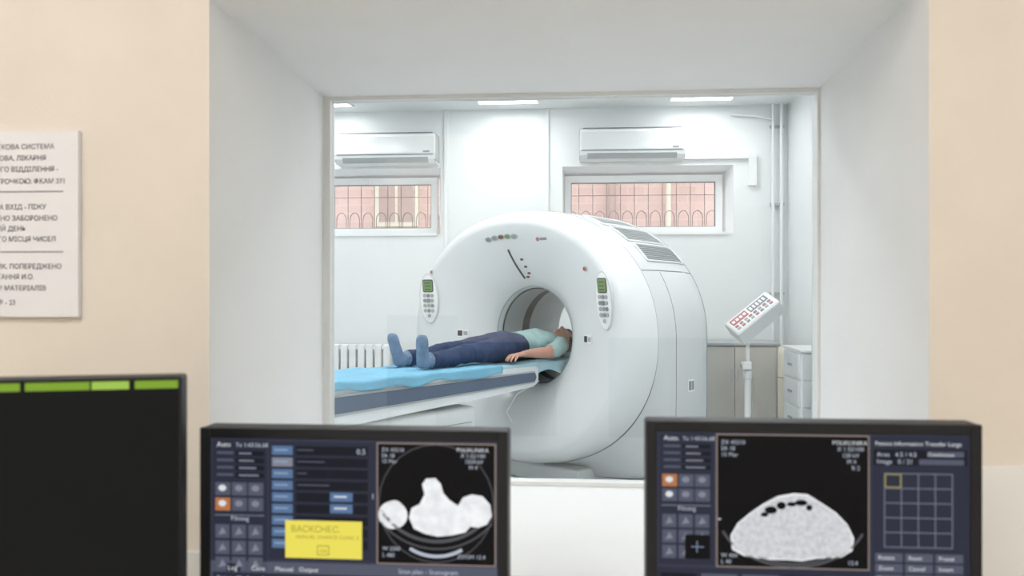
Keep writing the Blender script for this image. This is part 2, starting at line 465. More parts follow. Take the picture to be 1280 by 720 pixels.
# positioning-laser slot, curved
pts = []
for i in range(9):
    zz = 1.62-i*0.025
    M = frame(-0.07+0.045*(i/8)**1.4, zz); pts.append(M @ Vector((0,0,.003)))
p.tube(pts, 0.007, darkgrey, n=6)
for (a, zz) in ((0.02, 1.55), (0.03, 1.50), (0.035, 1.455), (0.01, 1.43)):
    p.prism(rrect(-.012,.012,-.007,.007,.003), 0, .006, brown_m, frame(a, zz))
M = frame(0.64, 1.475); p.prism(ell(0,0,.017,.017,18), 0, .010, btn, M); p.prism(ell(0,0,.011,.011,18), .009, .015, red_m, M)
M = frame(-0.78, 1.47); p.prism(ell(0,0,.014,.014,18), 0, .008, btn, M); p.prism(ell(0,0,.009,.009,18), .007, .012, red_m, M)
for a in (-0.57, 0.60):
    M = frame(a, 1.015)
    p.prism(rrect(-.048,.048,-.028,.028,.006), 0, .004, trimw, M); p.prism(rrect(-.040,-.002,-.02,.02,.004), .003, .006, darkgrey, M)
    p.prism(rrect(.008,.040,-.015,.015,.003), .003, .006, btn, M)
p.build('indicators', gan)
p = MB()
p.box(1.034, 1.041, .62, .70, .66, .74, trimw); p.box(1.039, 1.043, .63, .66, .67, .73, seam); p.box(1.039, 1.043, .67, .69, .67, .73, seam)
p.box(-.93, .93, .42, .96, 0.0, .05, ggrey)
p.box(-.45, .45, .20, .44, 0.0, .12, ggrey, bev=.02)
p.tube([(.10,.20,.70),(.05,.02,.62),(.0,-.03,.50),(.03,.0,.42)], .006, trimw, n=8)
p.build('plinth_and_plates', gan)

# ------------------------------------------------------------------ patient table
tab = empty('ct_patient_table', G, PHI)
t = MB()
def side_prism(m, prof, x0, x1, mt):
    n = len(prof)
    vs = [(x0, y, z) for y, z in prof] + [(x1, y, z) for y, z in prof]
    m.add(vs, [list(range(n))[::-1], [i+n for i in range(n)]] + [(i, (i+1) % n, (i+1) % n+n, i+n) for i in range(n)], mt)
side_prism(t, [(-2.3,.815),(-.03,.828),(-.005,.81),(-.01,.72),(-.06,.695),(-.5,.665),(-2.25,.575),(-2.3,.60)], -.27, .27, tblw)
for s in (1, -1):
    for (d0, zlo, zhi, mt) in ((.276, 0, 1, ventl), (.279, .12, .88, stripe)):
        z = lambda y, f: (.722+.032*y) + ((.798+.008*y)-(.722+.032*y))*f
        prof = [(-2.26, z(-2.26, zlo)), (-.05, z(-.05, zlo)), (-.035, z(-.03, .5)), (-.05, z(-.05, zhi)), (-2.26, z(-2.26, zhi))]
        if s > 0: side_prism(t, prof, .268, d0, mt)
        else: side_prism(t, prof, -d0, -.268, mt)
t.build('table_frame', tab)
t = MB()
t.box(-.25, .25, -2.15, -.58, .05, .62, ggrey, bev=.03)
t.box(-.29, .29, -2.22, -.50, 0, .07, seam, bev=.015)
for k in range(5):
    t.box(-.252, .252, -2.1+0*k, -.62, .16+k*.09, .164+k*.09, seam)
t.build('pedestal', tab)
t = MB()
rs = []
for y in (-2.18, -2.14, -1, 0, .5, .98, 1.02):
    w_ = .20 if y in (-2.18, 1.02) else .225
    rs.append([Vector((x, y, .822-.03*(1-(x/.23)**2)+up)) for x, up in [(w_*(i/8-1), .0) for i in range(17)] + [(w_*(1-i/8), .020) for i in range(17)]])
t.rings(rs, tblw)
t.build('cradle', tab)
Z0 = 0.858
t = MB()
t.box(-.20, .20, -2.1, .80, .815, .838, sheet2_m, bev=.01)
t.build('mattress', tab)

def cloth(name, x0, x1, y0, y1, nx, ny, zt, half, drop, mt, parent, amp=.008, seed=0.0, jag=.03):
    m = MB(); vs = []
    for j in range(ny+1):
        for i in range(nx+1):
            y = y0+(y1-y0)*j/ny; x = x0+(x1-x0)*i/nx
            jg = jag*noise.noise(Vector((y*4+seed, 3.1 if x > 0 else 7.7, seed)))
            ww = half; ax = abs(x)
            y_ = y + (jag*noise.noise(Vector((x*9, seed, 1))) if j in (0, ny) else 0)
            if ax > ww:
                e = (ax-ww)*(1+jg/max(.01, (abs(x1 if x > 0 else x0)-ww)))
                xx = math.copysign(ww+min(e, .012)+.003*math.sin(y*23+seed)+.006, x); z = zt - max(0, e-.008)
            else:
                xx = x; z = zt
            z += amp*max(-.4, noise.noise(Vector((x*9, y_*7+seed, 1.3)))+.4*noise.noise(Vector((x*22, y_*20+seed, 5))) + .35)
            vs.append((xx, y_, z))
    fs = [(j*(nx+1)+i, j*(nx+1)+i+1, (j+1)*(nx+1)+i+1, (j+1)*(nx+1)+i) for j in range(ny) for i in range(nx)]
    m.add(vs, fs, mt, None, True)
    o = m.build(name, parent)
    s = o.modifiers.new('th', 'SOLIDIFY'); s.thickness = .002
    return o
cloth('blue_sheet', -.31, .335, -2.2, -.38, 60, 150, .850, .272, .05, sheet_m, tab, .010, 2.0, .04)
cloth('pale_sheet', -.28, .33, -.40, .86, 50, 90, .848, .235, .1, sheet2_m, tab, .007, 9.0, .08)

# ------------------------------------------------------------------ patient (lying supine, head in the bore)
pat = empty('patient', G, PHI)
b = MB()
z = Z0
def ly(y): return -.12+(y+.12)*.885
b.etube([(0,-.20,z+.085,.140,.072),(0,-.15,z+.095,.162,.090),(0,-.06,z+.098,.165,.094),(0,.04,z+.093,.145,.086),(0,.12,z+.092,.138,.084),
         (0,.22,z+.098,.155,.095),(0,.31,z+.100,.165,.096),(0,.38,z+.096,.168,.084),(0,.43,z+.092,.145,.066),(0,.465,z+.09,.07,.052),(0,.52,z+.092,.05,.05),(0,.57,z+.095,.05,.05)], skin, n=32)
for s in (1, -1):
    lx = .085*s
    b.etube([(lx,-.12,z+.088,.080,.082),(lx*1.05,ly(-.22),z+.085,.080,.078),(lx*1.12,ly(-.36),z+.078,.069,.068),(lx*1.16,ly(-.50),z+.074,.058,.060),(lx*1.18,ly(-.57),z+.074,.056,.058),
             (lx*1.2,ly(-.68),z+.062,.056,.055),(lx*1.22,ly(-.80),z+.054,.050,.049),(lx*1.25,ly(-.90),z+.050,.048,.047),(lx*1.25,ly(-.935),z+.049,.048,.047)], jeans, n=24)
    fx = lx*1.28; f0 = ly(-.935)+.935
    b.etube([(lx*1.25,-.90+f0,z+.048,.036,.036),(fx,-.965+f0,z+.048,.036,.042),(fx,-1.0+f0,z+.046,.036,.040)], shoe, n=20)
    rr = []
    for (zz, yc, wx, wy, dx) in ((.004,-.985,.020,.022,0),(.015,-.985,.034,.040,0),(.045,-.985,.038,.050,0),(.09,-.995,.038,.042,.006),(.14,-1.008,.043,.032,.014),(.19,-1.018,.050,.026,.022),(.225,-1.022,.048,.022,.027),(.245,-1.022,.036,.016,.028),(.252,-1.022,.018,.009,.028)):
        rr.append([Vector((fx+dx*s+wx*math.cos(a), yc+f0+wy*math.sin(a), z+zz*.84)) for a in [2*math.pi*k/24 for k in range(24)]])
    b.rings(rr, shoe)
    b.etube([(.12*s,.40,z+.092,.05,.055),(.165*s,.39,z+.088,.056,.056),(.205*s,.33,z+.08,.052,.052),(.232*s,.24,z+.066,.048,.048),(.246*s,.15,z+.058,.045,.045),
             (.248*s,.12,z+.054,.038,.040),(.246*s,.05,z+.054,.038,.038),(.238*s,-.03,z+.056,.030,.031),(.232*s,-.10,z+.056,.026,.022),(.231*s,-.125,z+.054,.026,.020)], skin, n=20)
me = b.mesh('tmp')
ob = bpy.data.objects.new('tmp', me); scene.collection.objects.link(ob)
rm = ob.modifiers.new('r', 'REMESH'); rm.mode = 'VOXEL'; rm.voxel_size = 0.006
sm = ob.modifiers.new('s', 'SMOOTH'); sm.iterations = 9; sm.factor = 0.5
dg = bpy.context.evaluated_depsgraph_get()
bme = bpy.data.meshes.new_from_object(ob.evaluated_get(dg)); bpy.data.objects.remove(ob)
bme.materials.clear()
for mt in (skin, jeans, shirt, shoe): bme.materials.append(mt)
def cls(c):
    ax = abs(c.x)
    if c.y < ly(-.93)-.0: return 3
    if ax > .190 and c.y < .15: return 0
    if c.y < .015+.03*math.sin(c.x*9): return 1
    if c.y < .468 - max(0, (c.z-z-.10))*.5: return 2
    return 0
for pl in bme.polygons:
    pl.material_index = cls(pl.center); pl.use_smooth = True
nrm = [v.normal.copy() for v in bme.vertices]
for v, n in zip(bme.vertices, nrm):
    k = cls(v.co); c = v.co.copy()
    if k == 1: v.co += n*(.004+.007*noise.noise(Vector((c.x*14, c.y*26, c.z*14))))
    elif k == 2: v.co += n*(.005+.010*noise.noise(Vector((c.x*16+4, c.y*22, c.z*16))))
    elif k == 3: v.co += n*(.003*noise.noise(c*45))
    if v.co.z < .852: v.co.z = .852
    if v.co.y > 0: v.co.y *= .93
bo = bpy.data.objects.new('body', bme); scene.collection.objects.link(bo); bo.parent = pat
# hands
for s in (1, -1):
    h = MB(); wx, wz = .231*s, z+.054
    h.etube([(wx,-.085,wz,.024,.019),(wx,-.12,wz,.027,.017),(wx+.002*s,-.15,wz-.001,.037,.015),(wx+.002*s,-.185,wz-.004,.041,.013),(wx+.002*s,-.20,wz-.006,.036,.010)], skin, n=20)
    for (dx, L, a) in ((-.030,.070,-4),(-.010,.079,-1),(.011,.074,2),(.031,.057,6)):
        x0 = wx+dx*s+.002*s; y0 = -.188; sa = math.sin(math.radians(a))*s
        P = [(x0, y0, wz-.002)]
        for fr, dz in ((.45, -.006), (.75, -.020), (1.0, -.038)):
            P.append((x0+sa*L*fr, y0-L*fr*.94, wz-.002+dz))
        h.tube(P, [.0098,.0092,.0082,.0066], skin, n=12)
    h.tube([(wx-.022*s,-.125,wz),(wx-.042*s,-.150,wz-.006),(wx-.052*s,-.178,wz-.016),(wx-.052*s,-.202,wz-.026)], [.013,.0115,.010,.0075], skin, n=12)
    me = h.mesh('tmp'); ob = bpy.data.objects.new('tmp', me); scene.collection.objects.link(ob)
    rm = ob.modifiers.new('r', 'REMESH'); rm.mode = 'VOXEL'; rm.voxel_size = 0.0028
    sm = ob.modifiers.new('s', 'SMOOTH'); sm.iterations = 3
    dg = bpy.context.evaluated_depsgraph_get()
    hm = bpy.data.meshes.new_from_object(ob.evaluated_get(dg)); bpy.data.objects.remove(ob)
    hm.materials.clear(); hm.materials.append(skin)
    for pl in hm.polygons: pl.use_smooth = True
    ho = bpy.data.objects.new('hand', hm); scene.collection.objects.link(ho); ho.parent = pat
# head   (lateral, front, up) -> (x, z, y)
HY = .572
HM = Matrix.Translation((0, HY, z+.106)) @ Matrix.Rotation(math.radians(12), 4, 'Y') @ Matrix(((1,0,0,0),(0,0,1,0),(0,1,0,0),(0,0,0,1)))
def gs(d2, w): return math.exp(-d2/(w*w))
def headpt(th, ph, k=1.0, feat=True):
    lx = math.sin(th)*math.cos(ph); f = math.sin(th)*math.sin(ph); u = math.cos(th)
    X = lx*.074; F = f*.094; U = u*.115
    if u < 0:
        X *= 1-.28*(-u)**1.3
        if f < 0: F *= 1-.35*(-u)
    if f > 0: F *= .93
    if feat and f > 0:
        F += .024*gs((X/.9)**2+((U+.022)*.75)**2, .012) + .012*gs(X**2+((U-.002)*.6)**2, .009)
        for s in (1, -1): F -= .009*gs((X-s*.030)**2+(U-.010)**2, .015)
        F += .005*gs((X*.6)**2+((U+.058))**2, .010) + .007*gs(X**2+(U+.095)**2, .018)
        F += .004*gs((X*.35)**2+(U-.034)**2, .010)
    return Vector((X*k, F*k, U*k))
hd = MB(); NT, NP = 72, 96
rs = [[headpt(math.pi*i/NT, 2*math.pi*j/NP) for j in range(NP)] for i in range(1, NT)]
hd.rings(rs, skin, HM)
def fsurf(x, u):
    """front surface depth at lateral x, height u"""
    th = math.acos(max(-1, min(1, u/.115))); s_ = math.sin(th); kx = .074
    if u < 0: kx *= 1-.28*(-u/.115)**1.3
    c_ = max(-1, min(1, x/(kx*s_))); return headpt(th, math.acos(c_)).y
for s in (1, -1):
    fe = fsurf(s*.030, .010)
    hd.sphere((s*.030, fe-.0075, .010), .0115, eyew, HM, n=14)
    hd.sphere((s*.030, fe+.0015, .010), .0045, eyed, HM, n=10)
    hd.tube([(s*a, fsurf(s*a, u)+.0005, u) for a, u in ((.014,.030),(.022,.034),(.030,.035),(.038,.034),(.046,.029))], [.0015,.0024,.0024,.002,.001], hairm, HM, n=6)
    hd.tube([(s*a, fsurf(s*a, u)+d_, u) for a, u, d_ in ((.018,.014,.001),(.024,.0175,.003),(.030,.019,.004),(.037,.0175,.003),(.043,.012,.001))], .0028, skin, HM, n=6)
    hd.sphere((s*.074, -.004, -.004), .024, skin, HM, n=14, sc=(.35, .62, 1.1))
    hd.sphere((s*.081, 0, -.002), .014, lipm, HM, n=10, sc=(.25, .6, 1.1))
hd.tube([(a, fsurf(a, u), u) for a, u in ((-.022,-.058),(-.008,-.055),(0,-.0565),(.008,-.055),(.022,-.058))], [.0015,.0035,.003,.0035,.0015], lipm, HM, n=8)
hd.tube([(a, fsurf(a, u), u) for a, u in ((-.020,-.061),(-.01,-.063),(0,-.064),(.01,-.063),(.020,-.061))], [.0015,.004,.0045,.004,.0015], lipm, HM, n=8)
hd.build('head', pat)
hr = MB(); vl = []
def inhair(p): return p.z > .050 + max(0, p.y)*.10 or (p.y < -.010 and p.z > -.085) or (p.y < .035 and p.z > .005)
for i in range(0, NT+1):
    for j in range(NP):
        th = math.pi*i/NT; ph = 2*math.pi*j/NP
        p = headpt(max(.001, th), ph, 1.0, False)
        q = p*(1.12+.03*noise.noise(Vector((ph*6, th*1.5, 2))))
        vl.append((p, q))
faces = []
for i in range(NT):
    for j in range(NP):
        k = (j+1) % NP; idx = (i*NP+j, i*NP+k, (i+1)*NP+k, (i+1)*NP+j)
        if all(inhair(vl[a][0]) for a in idx): faces.append(idx)
hr.add([q for p, q in vl], faces, hairm, HM, True)
ho = hr.build('hair', pat)
s_ = ho.modifiers.new('th', 'SOLIDIFY'); s_.thickness = .012; s_.offset = -1
hb = MB()
for i in range(28):
    a = -2.0+4.0*i/27; h0 = HY+.025
    hb.tube([(.06*math.sin(a), h0+.03*math.cos(a), z+.12-.02*math.cos(a)), (.088*math.sin(a), h0+.02+.06*math.cos(a), z+.08), (.105*math.sin(a), h0+.02+.09*math.cos(a), z+.035), (.11*math.sin(a), h0+.02+.10*math.cos(a), z+.008)], [.018,.022,.02,.008], hairm, n=8)
hb.build('loose_hair', pat)
pw = MB(); pw.box(-.13, .13, .46, .74, z-.008, z+.018, sheet2_m, bev=.012); pw.build('head_pad', tab)

# ------------------------------------------------------------------ air conditioners
def aircon(cx, zc):
    m = MB(); W = .93
    prof = [(8.095,zc+.14),(7.93,zc+.14),(7.895,zc+.125),(7.88,zc+.09),(7.88,zc-.06),(7.895,zc-.10),(7.94,zc-.135),(8.095,zc-.14)]
    side_prism(m, prof, cx-W/2, cx+W/2, trimw)
    m.box(cx-W/2+.015, cx+W/2-.015, 7.872, 7.882, zc-.055, zc+.10, gwhite)
    m.box(cx-W/2+.02, cx+W/2-.02, 7.878, 7.884, zc-.066, zc-.058, seam)
    for k in range(7):
        m.box(cx-W/2+.03, cx+W/2-.03, 7.90+k*.022, 7.908+k*.022, zc+.139, zc+.143, seam)
    Mv = Matrix.Translation((cx, 7.905, zc-.108)) @ Matrix.Rotation(math.radians(35), 4, 'X')
    m.box(-W/2+.07, W/2-.07, -.004, .004, -.028, .028, ventl, Mv)
    m.box(cx+W/2-.11, cx+W/2-.05, 7.868, 7.874, zc-.045, zc-.03, seam)
    m.box(cx-W/2-.004, cx-W/2+.006, 7.9, 8.09, zc-.12, zc+.13, ventl); m.box(cx+W/2-.006, cx+W/2+.004, 7.9, 8.09, zc-.12, zc+.13, ventl)
    m.build('air_conditioner')
aircon(-1.825, 2.625); aircon(0.41, 2.64)
# trunking / pipes
def trunk(*a):
    m = MB(); m.box(*a, trimw, bev=.004); m.build('cable_trunking')
trunk(-1.31, -1.275, 8.075, 8.10, .10, 3.0)
trunk(-.37, -.34, 8.075, 8.10, .10, 3.0)
trunk(.89, 1.459, 8.06, 8.10, 2.515, 2.55)
trunk(1.46, 1.53, 8.055, 8.10, 2.27, 2.556)
m = MB()
m.tube([(1.67,8.05,3.0),(1.67,8.05,.12)], .013, trimw, n=12); m.tube([(1.745,8.05,3.0),(1.745,8.05,.12)], .016, trimw, n=12)
for zz in (.5, 1.3, 2.1, 2.8):
    m.box(1.65, 1.77, 8.055, 8.10, zz-.012, zz+.012, ventl)
m.tube([(1.67,8.05,2.86),(1.5,8.05,2.90),(1.3,8.06,2.91)], .010, trimw, n=8)
m.build('heating_pipe')
m = MB()
for i in range(14):
    x = -2.9+i*.08
    m.box(x, x+.065, 7.96, 8.04, .27, .83, trimw, bev=.012)
m.tube([(-2.95,8.0,.79),(-1.78,8.0,.79)], .02, trimw); m.tube([(-2.95,8.0,.31),(-1.78,8.0,.31)], .02, trimw)
m.tube([(-1.80,8.0,.79),(-1.74,8.0,.79),(-1.72,8.05,.79),(-1.72,8.05,.02)], .013, trimw)
m.box(-2.7, -2.67, 8.03, 8.086, .5, .6, trimw); m.box(-2.1, -2.07, 8.03, 8.086, .5, .6, trimw)
for x in (-2.8, -2.0): m.box(x, x+.03, 7.97, 8.03, 0, .28, trimw)
m.build('radiator')

# ------------------------------------------------------------------ right-hand furniture
m = MB()
m.box(.90, 1.62, 7.62, 8.06, .06, .86, cab_m, bev=.008); m.box(.88, 1.64, 7.60, 8.07, .86, .885, ventl, bev=.006)
m.box(.93, 1.59, 7.66, 8.04, 0, .07, darkgrey)
for x0 in (.915, 1.262):
    m.box(x0, x0+.343, 7.605, 7.622, .09, .845, cab_m, bev=.004)
m.box(1.23, 1.245, 7.59, 7.607, .55, .67, steel); m.box(1.275, 1.29, 7.59, 7.607, .55, .67, steel)
m.build('low_cabinet')
m = MB()
m.tube([(1.655,7.38,0),(1.655,7.38,.02),(1.655,7.38,.80),(1.655,7.38,.86),(1.655,7.38,.875)], [.075,.085,.085,.075,.03], cream, n=28)
for zz in (.25, .62): m.tube([(1.655+.087*math.cos(a),7.38+.087*math.sin(a),zz) for a in [2*math.pi*k/28 for k in range(28)]], .004, seam, n=6, closed=True)
m.build('rolled_mat')
m = MB()
m.box(1.56, 1.80, 6.56, 7.10, .05, .88, trimw, bev=.006); m.box(1.55, 1.805, 6.54, 7.11, .88, .90, trimw, bev=.004)
m.box(1.58, 1.79, 6.60, 7.06, 0, .06, darkgrey)
for k in range(4):
    m.box(1.57, 1.795, 6.547, 6.562, .08+k*.2, .265+k*.2, gwhite, bev=.003)
    m.box(1.65, 1.72, 6.53, 6.548, .165+k*.2, .18+k*.2, steel)
    m.box(1.547, 1.562, 6.60, 7.06, .08+k*.2, .265+k*.2, gwhite, bev=.003)
    m.box(1.535, 1.548, 6.78, 6.88, .165+k*.2, .18+k*.2, seam)
m.build('drawer_cabinet')
m = MB()
m.box(1.60, 1.80, 6.12, 6.42, .04, 1.52, locker_m, bev=.006); m.box(1.61, 1.79, 6.14, 6.40, 0, .05, darkgrey)
m.box(1.61, 1.79, 6.108, 6.122, .07, .78, locker_m, bev=.003); m.box(1.61, 1.79, 6.108, 6.122, .80, 1.50, locker_m, bev=.003)
m.box(1.63, 1.645, 6.09, 6.11, 1.05, 1.2, steel); m.box(1.63, 1.645, 6.09, 6.11, .4, .55, steel)
m.build('metal_locker')

# injector control console on a pole stand
st = empty('injector_stand', (1.21, 6.73, 0), math.radians(4.8))
m = MB()
for a in range(5):
    t_ = math.radians(72*a+20)
    m.tube([(0,0,.075),(.14*math.cos(t_),.14*math.sin(t_),.06),(.24*math.cos(t_),.24*math.sin(t_),.052)], [.022,.018,.013], gwhite, n=10)
    m.sphere((.24*math.cos(t_),.24*math.sin(t_),.026), .026, darkgrey, n=12)
m.tube([(0,0,.05),(0,0,.10),(0,0,.101),(0,0,.70)], [.035,.035,.024,.024], gwhite, n=18)
m.tube([(0,0,.68),(0,0,1.02)], .015, trimw, n=14)
m.tube([(0,0,.66),(0,0,.67),(0,0,.73),(0,0,.735)], [.02,.034,.034,.02], gwhite, n=18)
m.box(-.05, .02, -.05, .02, .74, .80, gwhite, bev=.008); m.tube([(-.06,-.02,.77),(-.01,-.02,.77)], .012, ventl)
m.tube([(0,0,.98),(.0,-.02,1.04),(.01,-.03,1.10)], .022, gwhite, n=14)
m.tube([(.03,.0,.72),(.055,.03,.62),(.05,.03,.45),(.02,.02,.3)], .006, ventl, n=8)
m.build('pole', st)
m = MB()
Mc = Matrix.Translation((.03, -.04, 1.145)) @ Matrix.Rotation(math.radians(-39), 4, 'Y') @ Matrix.Rotation(math.radians(-62), 4, 'X')
m.box(-.20, .20, -.12, .0, -.10, .10, gwhite, Mc @ Matrix.Translation((0, .09, 0)), bev=.012)
Mf = Mc @ Matrix.Translation((0, -.03, 0)) @ Matrix(((1,0,0,0),(0,0,-1,0),(0,1,0,0),(0,0,0,1)))
m.prism(rrect(-.185,.185,-.085,.085,.01), 0, .004, trimw, Mf)
m.prism(rrect(-.165,-.02,-.0,.07,.004), .003, .006, redlabel, Mf)
m.prism(rrect(0,.165,-.0,.07,.004), .003, .006, seam, Mf)
for i in range(8):
    for j in range(2):
        m.prism(rrect(-.165+i*.043,-.137+i*.043,-.07+j*.034,-.048+j*.034,.004), .003, .008, (btn, redlabel, seam)[(i+j) % 3], Mf)
for i in range(5): m.prism(rrect(.01+i*.03,.028+i*.03,.015,.055,.003), .005, .008, trimw, Mf)
for i in range(4): m.prism(rrect(-.155+i*.034,-.132+i*.034,.02,.05,.003), .005, .008, trimw, Mf)
m.build('console', st)

# ------------------------------------------------------------------ notice on the control room wall
m = MB()
m.box(-1.047, -.8365, 1.3895, 1.3995, 1.302, 1.61, paper)
XZ = lambda x, y, z_: Matrix(((1,0,0,x),(0,0,-1,y),(0,1,0,z_),(0,0,0,1)))
rows = [("ПОЧАТКОВА СИСТЕМА",183,73),("НОВОВА, ЛІКАРНЯ",197,63),("ДЛЯ РЕНТГЕНОГО ВІДДІЛЕННЯ -",211,78),("З ІНДИВІДСТРОЧКОЮ: ФКАМ 371",226,87),
        ("НА ВХІД - ПІЖУ",258,63),("НАЛЕЖНО ЗАБОРОНЕНО",272,77),("КОЖНИЙ ДЕНЬ",285,38),("ЗАГАЛЬНОГО МІСЦЯ ЧИСЕЛ",298,75),
        ("УЧАСНИК, ПОПЕРЕДЖЕНО",332,82),("ПИТАННЯ И.О.",345,48),("ІНШИМ МАТЕРІАЛІВ",359,63),("№ - 23",377,25)]
for s, py, ex in rows:
    m.text(s, XZ(-.98+ex*.00141, 1.3885, 1.35+(356-py)*.001333), .0115, ink, 'RIGHT', .0001)
for py in (240, 315):
    zz = 1.35+(360-py)*.001333
    m.box(-1.035, -.862, 1.3885, 1.3895, zz-.0007, zz+.0007, ink)
m.build('wall_notice', fixn=False)
m = MB(); m.box(.965, 1.10, 1.385, 1.40, 1.528, 1.548, beige, bev=.003); m.build('wall_conduit')

# ------------------------------------------------------------------ desk
m = MB()
m.box(-1.7, 1.5, .62, 1.385, .715, .74, desk_m, bev=.004)
for x in (-1.66, -.05, 1.44): m.box(x, x+.03, .68, 1.36, 0, .715, desk_m)
m.box(-1.66, 1.46, 1.30, 1.32, .35, .70, desk_m)
m.build('desk')

# ------------------------------------------------------------------ monitors
U = {k: ui('ui_'+k, c, s) for k, (c, s) in {
    'bg': ((54,57,72),1), 'pan': ((44,47,62),1), 'dark': ((24,27,36),1), 'blk': ((8,8,10),1), 'btn': ((84,88,104),1), 'btn2': ((128,132,146),1),
    'blue': ((88,116,154),1), 'lblue': ((140,160,188),1), 'or': ((180,116,74),1), 'yel': ((236,222,92),1.0), 'txt': ((184,192,206),1), 'wht': ((218,222,226),1),
    'edge': ((150,134,126),1), 'gr': ((84,86,90),1), 'grn': ((128,164,52),1), 'grn2': ((160,196,84),1), 'off': ((16,18,18),1), 'olive': ((150,140,60),1), 'grid': ((116,120,134),1)}.items()}
bone = ui_noise('ui_ct_tissue', (224,226,230), (246,247,248), 60)
tiss = ui_noise('ui_ct_abdomen', (192,194,198), (214,216,219), 160)

def monitor(name, cx, y, ztop, W, H, bz, rz=0.0):
    e = empty(name, (cx, y, ztop-H), rz)
    m = MB()
    m.box(-W/2, W/2, .004, .040, 0, H, bezel, bev=.004)
    for (a,b_,c,d_) in ((-W/2,-W/2+bz,0,H),(W/2-bz,W/2,0,H),(-W/2+bz,W/2-bz,0,bz*1.2),(-W/2+bz,W/2-bz,H-bz,H)):
        m.box(a,b_,-.004,.006,c,d_,bezel,bev=.0015)
    m.box(-W/2+.04, W/2-.04, .036, .065, .04, H-.04, black, bev=.01)
    dz = .74-(ztop-H)
    m.box(-.035, .035, .060, .085, dz+.01, H*.55, black, bev=.005)
    m.prism([(p[0], p[1]) for p in ell(0, .07, .12, .095, 32)], dz, dz+.014, black)
    m.build('case', e)
    return e
class Scr:
    def __init__(self, ox, oy, wpx, W, H, bz):
        self.s = (W-2*bz)/wpx; self.ox = ox; self.oy = oy; self.x0 = -W/2+bz; self.z0 = H-bz; self.m = MB(); self.k = 0
        self.m.box(self.x0, -self.x0, .000, .004, bz, H-bz, U['bg']); self.l = 1
    def X(self, px): return self.x0+(px-self.ox)*self.s
    def Z(self, py): return self.z0-(py-self.oy)*self.s
    def rect(self, x0, y0, x1, y1, c, l=1):
        y = -.0002*l
        self.m.add([(self.X(x0),y,self.Z(y0)),(self.X(x1),y,self.Z(y0)),(self.X(x1),y,self.Z(y1)),(self.X(x0),y,self.Z(y1))], [(3,2,1,0)], U[c] if isinstance(c, str) else c)
    def poly(self, pts, c, l=2):
        self.m.add([(self.X(a),-.0002*l,self.Z(b_)) for a, b_ in pts], [list(range(len(pts)))], U[c] if isinstance(c, str) else c)
    def arc(self, cx, cy, rx, ry, a0, a1, wd, c, l=2):
        n = 28; P = []
        for i in range(n+1):
            a = math.radians(a0+(a1-a0)*i/n); P.append((a, 1))
        for i in range(n):
            q = []
            for a, r in ((P[i][0],0),(P[i+1][0],0),(P[i+1][0],wd),(P[i][0],wd)):
                q.append((cx+(rx-r)*math.cos(a), cy+(ry-r)*math.sin(a)))
            self.poly(q, c, l)
    def text(self, s, px, py, h, c='txt', l=4):
        self.m.text(s, XZ(self.X(px), -.0002*l, self.Z(py)), h*self.s*1.35, U[c])

def left_panel(S, ox, oy, t2):
    S.rect(ox, oy, ox+70, oy+170, 'pan')
    S.text(t2, ox+6, oy+9, 6.5, 'wht'); S.text("Te 1:43:56.68", ox+30, oy+9, 5.5)
    for i in range(4):
        S.rect(ox+6, oy+15+i*9, ox+27, oy+18+i*9, 'btn', 2); S.rect(ox+30, oy+14+i*9, ox+66, oy+20+i*9, 'dark', 2)
        S.rect(ox+34, oy+16+i*9, ox+50+i*3, oy+18+i*9, 'btn2', 3)
    for r_ in range(2):
        for c_ in range(3):
            S.rect(ox+4+c_*21, oy+53+r_*19, ox+23+c_*21, oy+69+r_*19, 'or' if (r_, c_) == ((1, 0) if t2 == 'Auto' else (0, 0)) else 'btn', 2)
            S.poly(ell(ox+13+c_*21, oy+60+r_*19, 5, 4, 10), 'btn2' if c_ else 'wht', 3)
    S.text("Filming", ox+24, oy+100, 6)
    S.rect(ox+3, oy+93, ox+66, oy+94, 'btn2', 2)
    for r_ in range(3):
        for c_ in range(3):
            S.rect(ox+4+c_*21, oy+105+r_*20, ox+22+c_*21, oy+122+r_*20, 'btn', 2)
            S.poly([(ox+8+c_*21, oy+118+r_*20), (ox+13+c_*21, oy+108+r_*20), (ox+18+c_*21, oy+116+r_*20)], 'btn2', 3)

W_, H_, B_ = .406, .335, .0135
m2 = monitor('desktop_monitor', -.302, 1.12, 1.167, W_, H_, B_)
S = Scr(264, 548, 357, W_, H_, B_)
left_panel(S, 266, 550, 'Auto')
S.rect(338, 552, 471, 697, 'pan')
for i in range(9):
    yy = 557+i*14.3
    S.rect(342, yy, 368, yy+11, 'blue' if i not in (1,) else 'btn2', 2); S.rect(345, yy+4, 362, yy+6, 'lblue', 3)
    S.rect(372, yy, 462, yy+11, 'dark', 2)
    if i in (4, 5): S.rect(415, yy-1, 443, yy+10, 'blue', 3); S.rect(420, yy+3, 436, yy+5, 'wht', 4)
    else: S.rect(374, yy+4, 374+(20, 34, 12, 40, 0, 0, 26, 15, 30)[i], yy+5.5, 'btn', 3)
S.text("0.5", 448, 566, 7); S.text("1", 466, 620, 7)
S.rect(473, 551, 619, 699, 'edge'); S.rect(474.5, 552.5, 617.5, 697.5, 'blk', 2)
S.arc(546, 624, 71, 72, 0, 360, 1.2, 'gr', 3)
S.poly(ell(493, 639, 18, 17, 24), bone, 4)
S.poly(ell(495, 629, 10, 8, 16), bone, 4.5)
poly = [(529,601),(534,594),(545,593),(552,600),(555,611),(562,619),(573,626),(579,616),(590,612),(603,614),(612,624),(614,638),(608,648),(598,652),(588,651),(582,658),(566,662),(548,664),(533,661),(519,655),(513,642),(516,630),(526,625),(532,613)]
S.poly(poly, bone, 5)
